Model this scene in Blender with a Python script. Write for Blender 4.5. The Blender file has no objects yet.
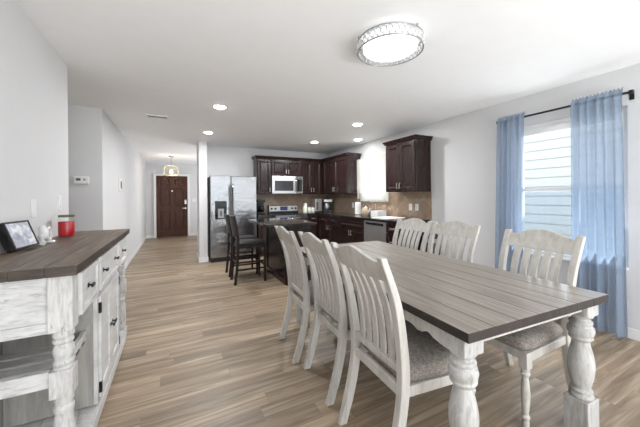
import bpy, bmesh, math, random
from math import sin, cos, pi, radians
from mathutils import Vector, Matrix
random.seed(7)
S = bpy.context.scene
COL = S.collection

# ------------------------------------------------------------------ camera, sky, sun, added fill lamps, exposure
cam_data = bpy.data.cameras.new('camera')
cam_data.sensor_width = 36.0
cam_data.lens = 36.0 * 286.657 / 640.0
cam_data.shift_y = -16.555 / 640.0
cam_data.clip_start = 0.05
cam_data.clip_end = 200
cam = bpy.data.objects.new('camera', cam_data)
COL.objects.link(cam)
cam.matrix_world = (Matrix.Translation((0, 0, 1.292)) @ Matrix.Rotation(radians(-27.006), 4, 'Z')
                    @ Matrix.Rotation(radians(90), 4, 'X') @ Matrix.Rotation(radians(-0.462), 4, 'Z'))
S.camera = cam

S.view_settings.view_transform = 'Standard'
S.view_settings.look = 'None'
S.view_settings.gamma = 1.0
S.view_settings.use_curve_mapping = False
S.view_settings.exposure = 0.18

world = bpy.data.worlds.new('sky')
S.world = world
world.use_nodes = True
wn = world.node_tree
bg = wn.nodes['Background']
bg.inputs['Color'].default_value = (0.80, 0.90, 1.0, 1)
bg.inputs['Strength'].default_value = 1.7


def lamp(name, kind, loc, energy, color=(1, 1, 1), rot=(0, 0, 0), **kw):
    d = bpy.data.lights.new(name, kind)
    d.energy = energy
    d.color = color
    for k, v in kw.items():
        setattr(d, k, v)
    o = bpy.data.objects.new(name, d)
    o.location = loc
    o.rotation_euler = rot
    COL.objects.link(o)
    return o


# the sun comes over the roof onto the neighbour's wall
sun = lamp('sun', 'SUN', (0, 0, 10), 1.6, (1.0, 0.96, 0.9), (0, radians(-42), radians(-12)), angle=radians(1.0))
# fill lamps added behind the camera; the second shines up at the ceiling
lamp('rear_fill', 'AREA', (1.6, -3.05, 1.25), 14, (0.93, 0.96, 1.0), (radians(90), 0, 0),
     shape='RECTANGLE', size=3.2, size_y=2.1)
lamp('rear_uplight_fill', 'AREA', (1.6, -2.7, .04), 330, (0.96, 0.98, 1.0), (radians(172), 0, 0),
     shape='RECTANGLE', size=3.2, size_y=.9)
# lamps added outside the dining and kitchen windows, tilted up to brighten the ceiling
lamp('dining_window_fill', 'AREA', (3.86, 1.52, 1.25), 17, (0.94, 0.97, 1.0), (0, radians(122), 0),
     shape='RECTANGLE', size=1.4, size_y=0.9)
lamp('kitchen_window_fill', 'AREA', (3.84, 4.70, 1.55), 4, (0.95, 0.98, 1.0), (0, radians(132), 0),
     shape='RECTANGLE', size=0.6, size_y=0.8)
# lamp added in the foyer to brighten the hall; no window built there
lamp('foyer_fill', 'AREA', (2.42, 8.8, 1.2), 85, (0.95, 0.975, 1.0), (0, radians(120), 0),
     shape='RECTANGLE', size=1.6, size_y=1.6)

# ------------------------------------------------------------------ node materials
def new_mat(name):
    m = bpy.data.materials.new(name)
    m.use_nodes = True
    nt = m.node_tree
    return m, nt, nt.nodes['Principled BSDF']


def N(nt, t, **kw):
    n = nt.nodes.new(t)
    for k, v in kw.items():
        if k in n.inputs.keys() if isinstance(k, str) else False:
            n.inputs[k].default_value = v
        else:
            setattr(n, k, v)
    return n


def coords(nt, scale=(1, 1, 1), rot=(0, 0, 0), kind='Object'):
    tc = nt.nodes.new('ShaderNodeTexCoord')
    mp = nt.nodes.new('ShaderNodeMapping')
    mp.inputs['Scale'].default_value = scale
    mp.inputs['Rotation'].default_value = rot
    nt.links.new(tc.outputs[kind], mp.inputs['Vector'])
    return mp.outputs['Vector']


def noise(nt, vec, scale=5, detail=6, rough=.6, dist=0):
    n = nt.nodes.new('ShaderNodeTexNoise')
    n.inputs['Scale'].default_value = scale
    n.inputs['Detail'].default_value = detail
    n.inputs['Roughness'].default_value = rough
    n.inputs['Distortion'].default_value = dist
    nt.links.new(vec, n.inputs['Vector'])
    return n.outputs['Fac']


def ramp(nt, fac, stops):
    r = nt.nodes.new('ShaderNodeValToRGB')
    e = r.color_ramp.elements
    while len(e) < len(stops):
        e.new(0.5)
    for el, (p, c) in zip(e, stops):
        el.position = p
        el.color = (*c, 1) if len(c) == 3 else c
    nt.links.new(fac, r.inputs['Fac'])
    return r.outputs['Color']


def mixc(nt, a, b, fac, mode='MIX'):
    m = nt.nodes.new('ShaderNodeMix')
    m.data_type = 'RGBA'
    m.blend_type = mode
    for sock, v in ((m.inputs[0], fac), (m.inputs[6], a), (m.inputs[7], b)):
        if isinstance(v, (int, float)):
            sock.default_value = v
        elif isinstance(v, tuple):
            sock.default_value = (*v, 1)
        else:
            nt.links.new(v, sock)
    return m.outputs[2]


def bump(nt, bsdf, h, strength=.2, dist=.01):
    b = nt.nodes.new('ShaderNodeBump')
    b.inputs['Strength'].default_value = strength
    b.inputs['Distance'].default_value = dist
    nt.links.new(h, b.inputs['Height'])
    nt.links.new(b.outputs['Normal'], bsdf.inputs['Normal'])


def plain(name, col, rough=.5, metal=0.0, var=0.04, nscale=8, emit=None, estr=0, coat=0, bstr=0, spec=.5):
    m, nt, b = new_mat(name)
    v = noise(nt, coords(nt), nscale, 3)
    c = ramp(nt, v, [(0.3, tuple(max(0, x * (1 - var)) for x in col)), (0.7, tuple(min(1, x * (1 + var)) for x in col))])
    nt.links.new(c, b.inputs['Base Color'])
    b.inputs['Roughness'].default_value = rough
    b.inputs['Metallic'].default_value = metal
    b.inputs['Specular IOR Level'].default_value = spec
    b.inputs['Coat Weight'].default_value = coat
    if emit:
        b.inputs['Emission Color'].default_value = (*emit, 1)
        b.inputs['Emission Strength'].default_value = estr
    if bstr:
        bump(nt, b, noise(nt, coords(nt), 90, 3), bstr, .003)
    return m


def grain(name, c0, c1, c2, scale=(2, 30, 30), rough=.45, spec=.5, worn=None, wornlim=(.62, .70), bstr=.15, coat=0):
    m, nt, b = new_mat(name)
    vec = coords(nt, scale)
    f = noise(nt, vec, 1.6, 8, .65, .6)
    c = ramp(nt, f, [(.30, c0), (.5, c1), (.72, c2)])
    if worn:
        w = noise(nt, coords(nt, tuple(s * .9 for s in scale)), 1.1, 10, .75, 1.0)
        wf = ramp(nt, w, [(wornlim[0], (0, 0, 0)), (wornlim[1], (1, 1, 1))])
        c = mixc(nt, c, worn, wf)
    nt.links.new(c, b.inputs['Base Color'])
    b.inputs['Roughness'].default_value = rough
    b.inputs['Specular IOR Level'].default_value = spec
    b.inputs['Coat Weight'].default_value = coat
    bump(nt, b, f, bstr, .004)
    return m


def floor_mat():
    m, nt, b = new_mat('plank_floor')
    vec0 = coords(nt, (1, 1, 1))
    sep = nt.nodes.new('ShaderNodeSeparateXYZ')
    nt.links.new(vec0, sep.inputs[0])

    def mth(op, a, b=None):
        q = nt.nodes.new('ShaderNodeMath')
        q.operation = op
        for i, v in enumerate((a, b)):
            if v is None:
                continue
            if isinstance(v, (int, float)):
                q.inputs[i].default_value = v
            else:
                nt.links.new(v, q.inputs[i])
        return q.outputs[0]
    row = mth('FLOOR', mth('DIVIDE', sep.outputs['Y'], .125))
    wnz = nt.nodes.new('ShaderNodeTexWhiteNoise')
    wnz.noise_dimensions = '1D'
    nt.links.new(row, wnz.inputs['W'])
    comb = nt.nodes.new('ShaderNodeCombineXYZ')
    nt.links.new(mth('ADD', sep.outputs['X'], mth('MULTIPLY', wnz.outputs['Value'], 4.0)), comb.inputs[0])
    nt.links.new(sep.outputs['Y'], comb.inputs[1])
    vec = comb.outputs[0]
    br = nt.nodes.new('ShaderNodeTexBrick')
    br.offset = 0
    br.inputs['Scale'].default_value = 1
    br.inputs['Brick Width'].default_value = 1.22
    br.inputs['Row Height'].default_value = .125
    br.inputs['Mortar Size'].default_value = .0013
    br.inputs['Mortar Smooth'].default_value = .3
    br.inputs['Color1'].default_value = (0, 0, 0, 1)
    br.inputs['Color2'].default_value = (1, 1, 1, 1)
    br.inputs['Mortar'].default_value = (.5, .5, .5, 1)
    nt.links.new(vec, br.inputs['Vector'])
    # shift the grain per plank
    add = nt.nodes.new('ShaderNodeVectorMath')
    add.operation = 'MULTIPLY_ADD'
    nt.links.new(br.outputs['Color'], add.inputs[0])
    add.inputs[1].default_value = (7, 13, 5)
    mp = nt.nodes.new('ShaderNodeMapping')
    mp.inputs['Scale'].default_value = (.75, 12, 1)
    nt.links.new(vec, mp.inputs['Vector'])
    nt.links.new(mp.outputs['Vector'], add.inputs[2])
    g = noise(nt, add.outputs['Vector'], 1.5, 7, .6, .8)
    base = ramp(nt, g, [(.28, FLOOR[0]), (.47, FLOOR[1]), (.60, FLOOR[2]), (.78, FLOOR[3])])
    tint = ramp(nt, br.outputs['Color'], [(0, (.76, .76, .75)), (.5, (.98, .97, .95)), (1, (1.18, 1.16, 1.12))])
    c = mixc(nt, base, tint, 1.0, 'MULTIPLY')
    c = mixc(nt, c, (.20, .15, .11), br.outputs['Fac'])
    nt.links.new(c, b.inputs['Base Color'])
    b.inputs['Roughness'].default_value = .42
    b.inputs['Specular IOR Level'].default_value = .4
    bump(nt, b, g, .06, .003)
    return m


def tile_mat(name, size, rot, c1, c2, mortar, vecrot, msize=.004, rough=.35, off=0.0):
    m, nt, b = new_mat(name)
    vec = coords(nt, (1, 1, 1), vecrot)
    mp = nt.nodes.new('ShaderNodeMapping')
    mp.inputs['Rotation'].default_value = (0, 0, rot)
    nt.links.new(vec, mp.inputs['Vector'])
    br = nt.nodes.new('ShaderNodeTexBrick')
    br.offset = off
    br.inputs['Scale'].default_value = 1
    br.inputs['Brick Width'].default_value = size
    br.inputs['Row Height'].default_value = size
    br.inputs['Mortar Size'].default_value = msize
    br.inputs['Color1'].default_value = (*c1, 1)
    br.inputs['Color2'].default_value = (*c2, 1)
    br.inputs['Mortar'].default_value = (*mortar, 1)
    nt.links.new(mp.outputs['Vector'], br.inputs['Vector'])
    f = noise(nt, coords(nt), 14, 6, .6)
    c = mixc(nt, br.outputs['Color'], ramp(nt, f, [(.3, (.78, .76, .74)), (.7, (1.12, 1.1, 1.08))]), 1.0, 'MULTIPLY')
    nt.links.new(c, b.inputs['Base Color'])
    b.inputs['Roughness'].default_value = rough
    return m


def fabric_mat(name, c0, c1, sc=220, rough=.9):
    m, nt, b = new_mat(name)
    v = coords(nt, (1, .35, 1))
    f = noise(nt, v, sc, 4, .7)
    f2 = noise(nt, coords(nt), 9, 4, .6)
    c = ramp(nt, f, [(.35, c0), (.65, c1)])
    c = mixc(nt, c, ramp(nt, f2, [(.3, (.85, .85, .85)), (.7, (1.1, 1.1, 1.1))]), 1.0, 'MULTIPLY')
    nt.links.new(c, b.inputs['Base Color'])
    b.inputs['Roughness'].default_value = rough
    bump(nt, b, f, .3, .003)
    return m


def sheer_mat(name, col, trans=.28, transl=.55):
    m, nt, b = new_mat(name)
    out = nt.nodes['Material Output']
    nt.nodes.remove(b)
    d = nt.nodes.new('ShaderNodeBsdfDiffuse')
    t = nt.nodes.new('ShaderNodeBsdfTranslucent')
    tr = nt.nodes.new('ShaderNodeBsdfTransparent')
    w = noise(nt, coords(nt, (300, 300, 40)), 1, 2)
    c = ramp(nt, w, [(.3, tuple(x * .92 for x in col)), (.7, tuple(min(1, x * 1.06) for x in col))])
    nt.links.new(c, d.inputs['Color'])
    nt.links.new(c, t.inputs['Color'])
    m1 = nt.nodes.new('ShaderNodeMixShader')
    m1.inputs[0].default_value = transl
    nt.links.new(d.outputs[0], m1.inputs[1])
    nt.links.new(t.outputs[0], m1.inputs[2])
    m2 = nt.nodes.new('ShaderNodeMixShader')
    m2.inputs[0].default_value = trans
    nt.links.new(m1.outputs[0], m2.inputs[1])
    nt.links.new(tr.outputs[0], m2.inputs[2])
    nt.links.new(m2.outputs[0], out.inputs['Surface'])
    return m


def glass_mat(name, tint=(1, 1, 1), gloss=.04):
    m, nt, b = new_mat(name)
    out = nt.nodes['Material Output']
    nt.nodes.remove(b)
    tr = nt.nodes.new('ShaderNodeBsdfTransparent')
    tr.inputs['Color'].default_value = (*tint, 1)
    gl = nt.nodes.new('ShaderNodeBsdfGlossy')
    gl.inputs['Roughness'].default_value = .03
    mx = nt.nodes.new('ShaderNodeMixShader')
    mx.inputs[0].default_value = gloss
    nt.links.new(tr.outputs[0], mx.inputs[1])
    nt.links.new(gl.outputs[0], mx.inputs[2])
    nt.links.new(mx.outputs[0], out.inputs['Surface'])
    return m


def steel_mat(name, col=(.62, .62, .63), rough=.28, stretch=(60, 60, 1)):
    m, nt, b = new_mat(name)
    f = noise(nt, coords(nt, stretch), 2, 4, .6)
    nt.links.new(ramp(nt, f, [(.3, tuple(x * .93 for x in col)), (.7, tuple(min(1, x * 1.05) for x in col))]), b.inputs['Base Color'])
    b.inputs['Metallic'].default_value = 1
    b.inputs['Roughness'].default_value = rough
    big = noise(nt, coords(nt, (1.5, 1.5, 2.2)), 1.6, 2)
    bump(nt, b, big, .30, .03)
    return m


FLOOR = [(.148, .106, .069), (.265, .200, .139), (.385, .305, .222), (.54, .455, .355)]
M = {}
M['wall'] = plain('wall_paint', (.665, .665, .672), .85, var=.01, bstr=.05)
M['ceil'] = plain('ceiling_paint', (.885, .89, .90), .9, var=.01, bstr=.18)
M['trim'] = plain('white_trim', (.82, .82, .82), .4, var=.01)
M['floor'] = floor_mat()
M['chair'] = grain('antique_white_wood', (.38, .36, .325), (.50, .48, .445), (.59, .57, .53), (14, 14, 2.5), .5,
                   worn=(.34, .30, .25), wornlim=(.66, .74))
M['dist'] = grain('distressed_white_wood', (.36, .35, .335), (.56, .55, .54), (.68, .675, .67), (34, 34, 7), .6,
                  worn=(.20, .18, .16), wornlim=(.60, .66))
M['dist_leg'] = grain('distressed_leg_shaded', (.27, .26, .245), (.43, .42, .405), (.55, .54, .525), (30, 30, 5), .6,
                      worn=(.18, .16, .14), wornlim=(.60, .67))  # leg whitewash darkened to hold shade in its colour; worn streaks are wear
M['dist_h'] = grain('distressed_white_board', (.40, .395, .385), (.58, .575, .57), (.70, .695, .69), (7, 34, 34), .6,
                    worn=(.22, .20, .185), wornlim=(.60, .66))
M['dist_f'] = grain('white_washed_front', (.54, .535, .53), (.64, .635, .63), (.72, .715, .71), (6, 2.2, 9), .5,
                    worn=(.45, .42, .39), wornlim=(.68, .76))
M['greywood'] = grain('grey_weathered_board', (.25, .235, .215), (.36, .345, .32), (.47, .455, .43), (12, 12, 1.6), .65)
M['tabletop'] = grain('weathered_tabletop', (.155, .130, .104), (.265, .234, .198), (.40, .365, .322), (26, 1.3, 26), .33, .55,
                      worn=(.125, .095, .07), wornlim=(.62, .78), bstr=.25)
M['tableedge'] = grain('dark_stained_edge', (.009, .006, .005), (.019, .013, .011), (.042, .030, .024), (6, 6, 6), .45)
M['contop'] = grain('brown_console_top', (.048, .031, .020), (.120, .085, .058), (.26, .205, .152), (30, 1.8, 30), .45, .5, bstr=.25)
M['conedge'] = grain('brown_console_edge', (.022, .015, .011), (.048, .034, .026), (.095, .07, .054), (6, 6, 30), .5)
M['seat'] = fabric_mat('grey_brown_upholstery', (.125, .108, .093), (.345, .308, .272), 130)
M['espresso'] = grain('espresso_cabinet', (.012, .006, .0058), (.022, .0105, .010), (.037, .018, .0165), (16, 16, 2), .24, .42, bstr=.04)
M['nickel'] = plain('brushed_nickel', (.72, .70, .66), .3, 1.0)
M['granite'] = plain('black_granite', (.018, .017, .017), .09, 0, .7, 120)
M['isl_granite'] = plain('island_granite', (.022, .021, .021), .07, 0, .7, 120)
M['tile'] = tile_mat('tan_tile_right', .30, radians(45), (.29, .205, .145), (.39, .295, .215), (.46, .385, .31), (0, radians(90), 0))
M['tile_b'] = tile_mat('tan_tile_rear', .30, radians(45), (.29, .205, .145), (.39, .295, .215), (.46, .385, .31), (radians(90), 0, 0))
M['mosaic'] = tile_mat('mosaic_band', .045, 0, (.20, .11, .07), (.50, .38, .27), (.55, .46, .36), (0, radians(90), 0), .004, .3, .5)
M['steel'] = steel_mat('stainless_steel', (.36, .36, .37), .20)
M['steel_dk'] = steel_mat('dark_stainless', (.22, .22, .23), .32)
M['black'] = plain('black_plastic', (.012, .012, .013), .3)
M['blackmetal'] = plain('black_metal', (.02, .02, .022), .4, .6)
M['blackglass'] = plain('black_glass', (.008, .008, .01), .06)
M['microglass'] = plain('microwave_glass', (.10, .10, .105), .12, .6)
M['softsteel'] = plain('satin_steel', (.62, .62, .63), .42, 1.0)
M['white'] = plain('white_plastic', (.80, .80, .79), .35)
M['ceramic'] = plain('white_ceramic', (.78, .78, .77), .2, coat=.4)
M['cream'] = plain('cream_ceramic', (.72, .72, .62), .35)
M['paper'] = plain('paper_towel', (.85, .85, .85), .9)
M['door'] = grain('mahogany_door', (.042, .012, .006), (.066, .021, .011), (.090, .031, .016), (14, 14, 2.5), .38, .35, bstr=.05)
M['stool'] = grain('dark_stool_wood', (.010, .007, .006), (.020, .014, .012), (.034, .025, .021), (20, 20, 2), .5, .2)
M['leather'] = plain('black_leather', (.018, .016, .0155), .42, bstr=.2, spec=.25)
M['curtain'] = sheer_mat('blue_sheer', (.255, .335, .45), .22, .40)
M['lace'] = sheer_mat('white_lace', (.86, .85, .80), .30, .5)
M['glass'] = glass_mat('window_glass')
M['screen'] = glass_mat('screened_glass', (.84, .885, .94))
M['jarglass'] = glass_mat('jar_glass', (.95, .96, .95), .05)
M['wax'] = plain('red_wax', (.60, .006, .009), .3, var=.12)
M['cork'] = plain('wooden_lid', (.13, .11, .05), .6, var=.2, nscale=30)
M['siding'] = plain('white_siding', (.80, .81, .82), .7, var=.02)
M['grass'] = plain('lawn', (.18, .24, .09), .95, var=.3, nscale=30)
M['lampglow'] = plain('lamp_diffuser', (.9, .9, .9), .4, emit=(1.0, .985, .96), estr=.75)
M['canglow'] = plain('recessed_lamp', (.9, .9, .9), .4, emit=(1.0, .97, .92), estr=36)
M['bulb'] = plain('warm_bulb', (.9, .8, .6), .4, emit=(1.0, .72, .38), estr=14)
M['chrome'] = plain('chrome', (.66, .66, .67), .12, 1.0)
M['satin'] = plain('satin_silver', (.45, .45, .46), .3, 1.0)
M['brass'] = plain('champagne_brass', (.80, .70, .50), .3, 1.0)
M['crystal'] = plain('crystal_bead', (.86, .87, .88), .08, .35)
M['slot'] = plain('vent_dark', (.03, .03, .03), .8)
M['lcd'] = plain('lcd_grey', (.10, .12, .11), .2)
M['photo'] = None
M['tan'] = plain('tan_enamel', (.42, .34, .24), .25, coat=.4)
M['grey'] = plain('grey_plastic', (.30, .30, .31), .45)
M['display'] = plain('oven_display', (.02, .02, .05), .15, emit=(.15, .2, .6), estr=.12)


def photo_mat():
    m, nt, b = new_mat('photo_print')
    f = noise(nt, coords(nt, (16, 16, 16)), 1.2, 3, .5, .4)
    nt.links.new(ramp(nt, f, [(.35, (.40, .42, .50)), (.50, (.60, .62, .70)), (.64, (.92, .92, .93))]), b.inputs['Base Color'])
    b.inputs['Roughness'].default_value = .12
    return m


M['photo'] = photo_mat()

# ------------------------------------------------------------------ mesh builder
class MB:
    def __init__(self):
        self.bm = bmesh.new()
        self.mi = 0

    def _tag(self, faces):
        for f in faces:
            f.material_index = self.mi

    def box(self, x0, x1, y0, y1, z0, z1, mtx=None):
        ps = [(x, y, z) for x in (x0, x1) for y in (y0, y1) for z in (z0, z1)]
        if mtx is not None:
            ps = [mtx @ Vector(p) for p in ps]
        v = [self.bm.verts.new(p) for p in ps]
        q = [(0, 1, 3, 2), (4, 6, 7, 5), (0, 4, 5, 1), (2, 3, 7, 6), (0, 2, 6, 4), (1, 5, 7, 3)]
        self._tag([self.bm.faces.new([v[i] for i in f]) for f in q])
        return self

    def loft(self, rings, caps=True, closed=True):
        R = [[self.bm.verts.new(p) for p in r] for r in rings]
        n = len(R[0])
        fs = []
        for a, b in zip(R[:-1], R[1:]):
            for i in range(n if closed else n - 1):
                j = (i + 1) % n
                fs.append(self.bm.faces.new((a[i], a[j], b[j], b[i])))
        if caps and closed:
            fs.append(self.bm.faces.new(list(reversed(R[0]))))
            fs.append(self.bm.faces.new(R[-1]))
        self._tag(fs)
        return self

    def lathe(self, prof, c=(0, 0, 0), n=20, axis='Z', mtx=None):
        rings = []
        for r, z in prof:
            ring = []
            for i in range(n):
                a = 2 * pi * i / n
                p = Vector((r * cos(a), r * sin(a), z))
                if axis == 'X':
                    p = Vector((p.z, p.x, p.y))
                elif axis == 'Y':
                    p = Vector((p.y, p.z, p.x))
                p = p + Vector(c)
                ring.append(mtx @ p if mtx is not None else p)
            rings.append(ring)
        return self.loft(rings)

    def cyl(self, r, z0, z1, c=(0, 0, 0), n=20, axis='Z', mtx=None):
        return self.lathe([(r, z0), (r, z1)], c, n, axis, mtx)

    def tube(self, pts, r, n=8):
        pts = [Vector(p) for p in pts]
        rings = []
        for i, p in enumerate(pts):
            t = (pts[min(i + 1, len(pts) - 1)] - pts[max(i - 1, 0)]).normalized()
            up = Vector((0, 0, 1)) if abs(t.z) < .9 else Vector((1, 0, 0))
            a = t.cross(up).normalized()
            b = t.cross(a)
            rr = r[i] if isinstance(r, (list, tuple)) else r
            rings.append([p + (a * cos(2 * pi * k / n) + b * sin(2 * pi * k / n)) * rr for k in range(n)])
        return self.loft(rings)

    def prism(self, poly, y0, y1, mtx=None, plane='XZ'):
        def mk(u, w, d):
            p = Vector((u, d, w)) if plane == 'XZ' else (Vector((d, u, w)) if plane == 'YZ' else Vector((u, w, d)))
            return mtx @ p if mtx is not None else p
        return self.loft([[mk(u, w, y0) for u, w in poly], [mk(u, w, y1) for u, w in poly]])

    def slab(self, us, ws, f, thick, nrm):
        """closed slab over a grid: f(u,w)->Vector front point, thickness along nrm"""
        nrm = Vector(nrm)
        A = [[self.bm.verts.new(f(u, w)) for w in ws] for u in us]
        B = [[self.bm.verts.new(Vector(f(u, w)) + nrm * thick) for w in ws] for u in us]
        nu, nw = len(us), len(ws)
        fs = []
        for i in range(nu - 1):
            for j in range(nw - 1):
                fs.append(self.bm.faces.new((A[i][j], A[i + 1][j], A[i + 1][j + 1], A[i][j + 1])))
                fs.append(self.bm.faces.new((B[i][j], B[i][j + 1], B[i + 1][j + 1], B[i + 1][j])))
        for i in range(nu - 1):
            fs.append(self.bm.faces.new((A[i][0], B[i][0], B[i + 1][0], A[i + 1][0])))
            fs.append(self.bm.faces.new((A[i][-1], A[i + 1][-1], B[i + 1][-1], B[i][-1])))
        for j in range(nw - 1):
            fs.append(self.bm.faces.new((A[0][j], A[0][j + 1], B[0][j + 1], B[0][j])))
            fs.append(self.bm.faces.new((A[-1][j], B[-1][j], B[-1][j + 1], A[-1][j + 1])))
        self._tag(fs)
        return self

    def build(self, name, mats, parent=None, bevel=0, smooth=False, label=None, seg=2):
        bmesh.ops.recalc_face_normals(self.bm, faces=self.bm.faces)
        me = bpy.data.meshes.new(name)
        self.bm.to_mesh(me)
        self.bm.free()
        for m in (mats if isinstance(mats, (list, tuple)) else [mats]):
            me.materials.append(m)
        if smooth:
            me.polygons.foreach_set('use_smooth', [True] * len(me.polygons))
            try:
                me.set_sharp_from_angle(angle=radians(smooth if smooth is not True else 40))
            except Exception:
                pass
        o = bpy.data.objects.new(name, me)
        COL.objects.link(o)
        if parent is not None:
            o.parent = parent
        if bevel:
            b = o.modifiers.new('bevel', 'BEVEL')
            b.width = bevel
            b.segments = seg
            b.limit_method = 'ANGLE'
            b.angle_limit = radians(40)
        if label:
            o['label'] = label
        return o


def thing(name, label, cat, loc=(0, 0, 0), rz=0, group=None, kind=None):
    o = bpy.data.objects.new(name, None)
    o.empty_display_size = .1
    COL.objects.link(o)
    o.location = loc
    o.rotation_euler = (0, 0, rz)
    o['label'] = label
    o['category'] = cat
    if group:
        o['group'] = group
    if kind:
        o['kind'] = kind
    return o


def tag(o, label, cat, group=None, kind=None, loc=None):
    o['label'] = label
    o['category'] = cat
    if group:
        o['group'] = group
    if kind:
        o['kind'] = kind
    if loc:
        o.location = loc
    return o


def struct(name, mb, mat, label=None, cat=None, parent=None, bevel=0):
    o = mb.build(name, mat, parent, bevel=bevel)
    o['kind'] = 'structure'
    if label:
        o['label'] = label
    if cat:
        o['category'] = cat
    return o


def dup(root, loc, rz, label, group=None):
    r = root.copy()
    COL.objects.link(r)
    r.location = loc
    r.rotation_euler = (0, 0, rz)
    r['label'] = label
    if group:
        r['group'] = group
    for ch in list(root.children):
        c = ch.copy()
        COL.objects.link(c)
        c.parent = r
        for g in ch.children:
            d = g.copy()
            COL.objects.link(d)
            d.parent = c
    return r


def interp(pts, z):
    for (z0, x0), (z1, x1) in zip(pts[:-1], pts[1:]):
        if z <= z1:
            t = (z - z0) / (z1 - z0)
            return x0 + (x1 - x0) * t
    return pts[-1][1]


def catmull(P, n=5):
    P = [Vector(p) for p in P]
    Q = [P[0] * 2 - P[1]] + P + [P[-1] * 2 - P[-2]]
    out = []
    for i in range(1, len(Q) - 2):
        a, b, c, d = Q[i - 1:i + 3]
        for k in range(n):
            t = k / n
            out.append(.5 * ((2 * b) + (c - a) * t + (2 * a - 5 * b + 4 * c - d) * t * t + (3 * b - a - 3 * c + d) * t ** 3))
    out.append(P[-1])
    return out


# ------------------------------------------------------------------ the room
C = 2.442
XL, XR = -0.81, 3.643
YB = 6.70
YF = 10.775
YW, YH = 3.19, 4.52          # the left wall's opening
Y0 = -3.2

struct('floor', MB().box(-3.1, 4.0, Y0 - .1, YF + .1, -.1, 0), M['floor'], 'light oak plank floor running from the dining area to the front door', 'floor')
struct('ceiling', MB().box(-3.1, 4.0, Y0 - .1, YF + .1, C, C + .12), M['ceil'], 'white textured ceiling over the dining area, kitchen and hall', 'ceiling')
struct('wall_left', MB().box(XL - .12, XL, Y0, YW, 0, C), M['wall'], 'pale grey wall behind the white console', 'wall')
struct('wall_side_passage', MB().box(-3.0, XL, YH, YH + .12, 0, C).box(-3.0, XL - .12, YW - .12, YW, 0, C).box(-3.1, -3.0, YW, YH, 0, C),
       M['wall'], 'shaded grey passage wall that carries the thermostat', 'wall')
struct('wall_hall_left', MB().box(XL - .12, XL, YH + .12, YF, 0, C), M['wall'], 'pale grey hall wall leading to the front door', 'wall')
struct('wall_front', MB().box(-3.1, 4.0, YF, YF + .1, 0, C), M['wall'], 'grey wall around the front door', 'wall')
struct('wall_kitchen', MB().box(.45, XR + .12, YB, YB + .12, 0, C), M['wall'], 'grey kitchen wall behind the fridge and the stove', 'wall')
struct('wall_column', MB().box(.45, .60, 6.20, YB, 0, C), M['wall'], 'white wall end standing to the left of the fridge', 'wall')
struct('wall_foyer_right', MB().box(2.5, 2.6, YB + .12, YF, 0, C), M['wall'], 'grey wall on the right of the foyer', 'wall')

# right wall with two window openings
WY0, WY1, WZ0, WZ1 = 1.04, 2.00, .61, 2.10      # dining window
KY0, KY1, KZ0, KZ1 = 4.27, 5.13, 1.22, 2.03      # kitchen window
mb = MB()
x0, x1 = XR, XR + .14
ys = [Y0, WY0, WY1, KY0, KY1, YB]
mb.box(x0, x1, Y0, WY0, 0, C).box(x0, x1, WY1, KY0, 0, C).box(x0, x1, KY1, YB, 0, C)
mb.box(x0, x1, WY0, WY1, 0, WZ0).box(x0, x1, WY0, WY1, WZ1, C)
mb.box(x0, x1, KY0, KY1, 0, KZ0).box(x0, x1, KY0, KY1, KZ1, C)
struct('wall_right', mb, M['wall'], 'pale grey wall with the curtained dining window', 'wall')
# rear wall behind the camera, with an opening for the added glass door
mb = MB().box(-3.1, -.1, Y0 - .12, Y0, 0, C).box(3.3, XR + .14, Y0 - .12, Y0, 0, C).box(-.1, 3.3, Y0 - .12, Y0, 2.3, C)
struct('wall_rear', mb, M['wall'], 'pale grey wall around the assumed glass door', 'wall')


def window(n, y0, y1, z0, z1, label, lower):
    w = thing('window_%d' % n, label, 'window', (XR + .08, (y0 + y1) / 2, z0), kind='structure')
    hw, h = (y1 - y0) / 2, z1 - z0
    m = MB()
    f = .045
    m.box(-.03, .03, -hw, -hw + f, 0, h).box(-.03, .03, hw - f, hw, 0, h).box(-.03, .03, -hw + f, hw - f, 0, f).box(-.03, .03, -hw + f, hw - f, h - f, h)
    m.box(-.025, .02, -hw + f, hw - f, h / 2 - .02, h / 2 + .02)
    m.build('window_frame', M['trim'], w, .003)
    if n == 1:
        MB().box(-.012, .012, -.105, -.075, f, h / 2 - .02).build('window_stile', M['trim'], w, .002)
    MB().box(0, .006, -hw + f, hw - f, h / 2 + .02, h - f).build('pane', M['glass'], w)
    MB().box(.004, .010, -hw + f, hw - f, f, h / 2 - .02).build('pane', lower, w)
    MB().box(-.105, -.03, -hw, hw, -.0, .018).build('window_sill', M['trim'], w, .003)
    return w


window(1, WY0, WY1, WZ0, WZ1, 'white double hung dining window behind blue sheer curtains', M['screen'])
window(2, KY0, KY1, KZ0, KZ1, 'small white kitchen window above the sink counter', M['glass'])
MB_ = MB().box(-.02, .012, -.43, .43, -.045, 0)
for k in range(7):
    MB_.box(-.018, .010, -.425, .425, -.052 - k * .011, -.047 - k * .011)
tag(MB_.build('window_blind', M['white']), 'raised white blind stacked at the top of the dining window', 'blind', loc=(XR + .03, (WY0 + WY1) / 2, WZ1 - .002))

# unseen glass door added behind the camera to let daylight in
d2 = thing('assumed_door', 'assumed sliding glass door, unseen behind the dining area, added for daylight', 'door', (1.6, Y0 - .06, 0), kind='structure')
m = MB()
for xa, xb in ((-1.7, -1.62), (1.62, 1.7), (-.05, .05)):
    m.box(xa, xb, -.04, .04, 0, 2.3)
m.box(-1.62, 1.62, -.04, .04, 2.22, 2.3).box(-1.62, 1.62, -.04, .04, 0, .08)
m.build('door_frame', M['trim'], d2)
MB().box(-1.62, 1.62, -.004, .004, .08, 2.22).build('pane', M['glass'], d2)

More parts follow.
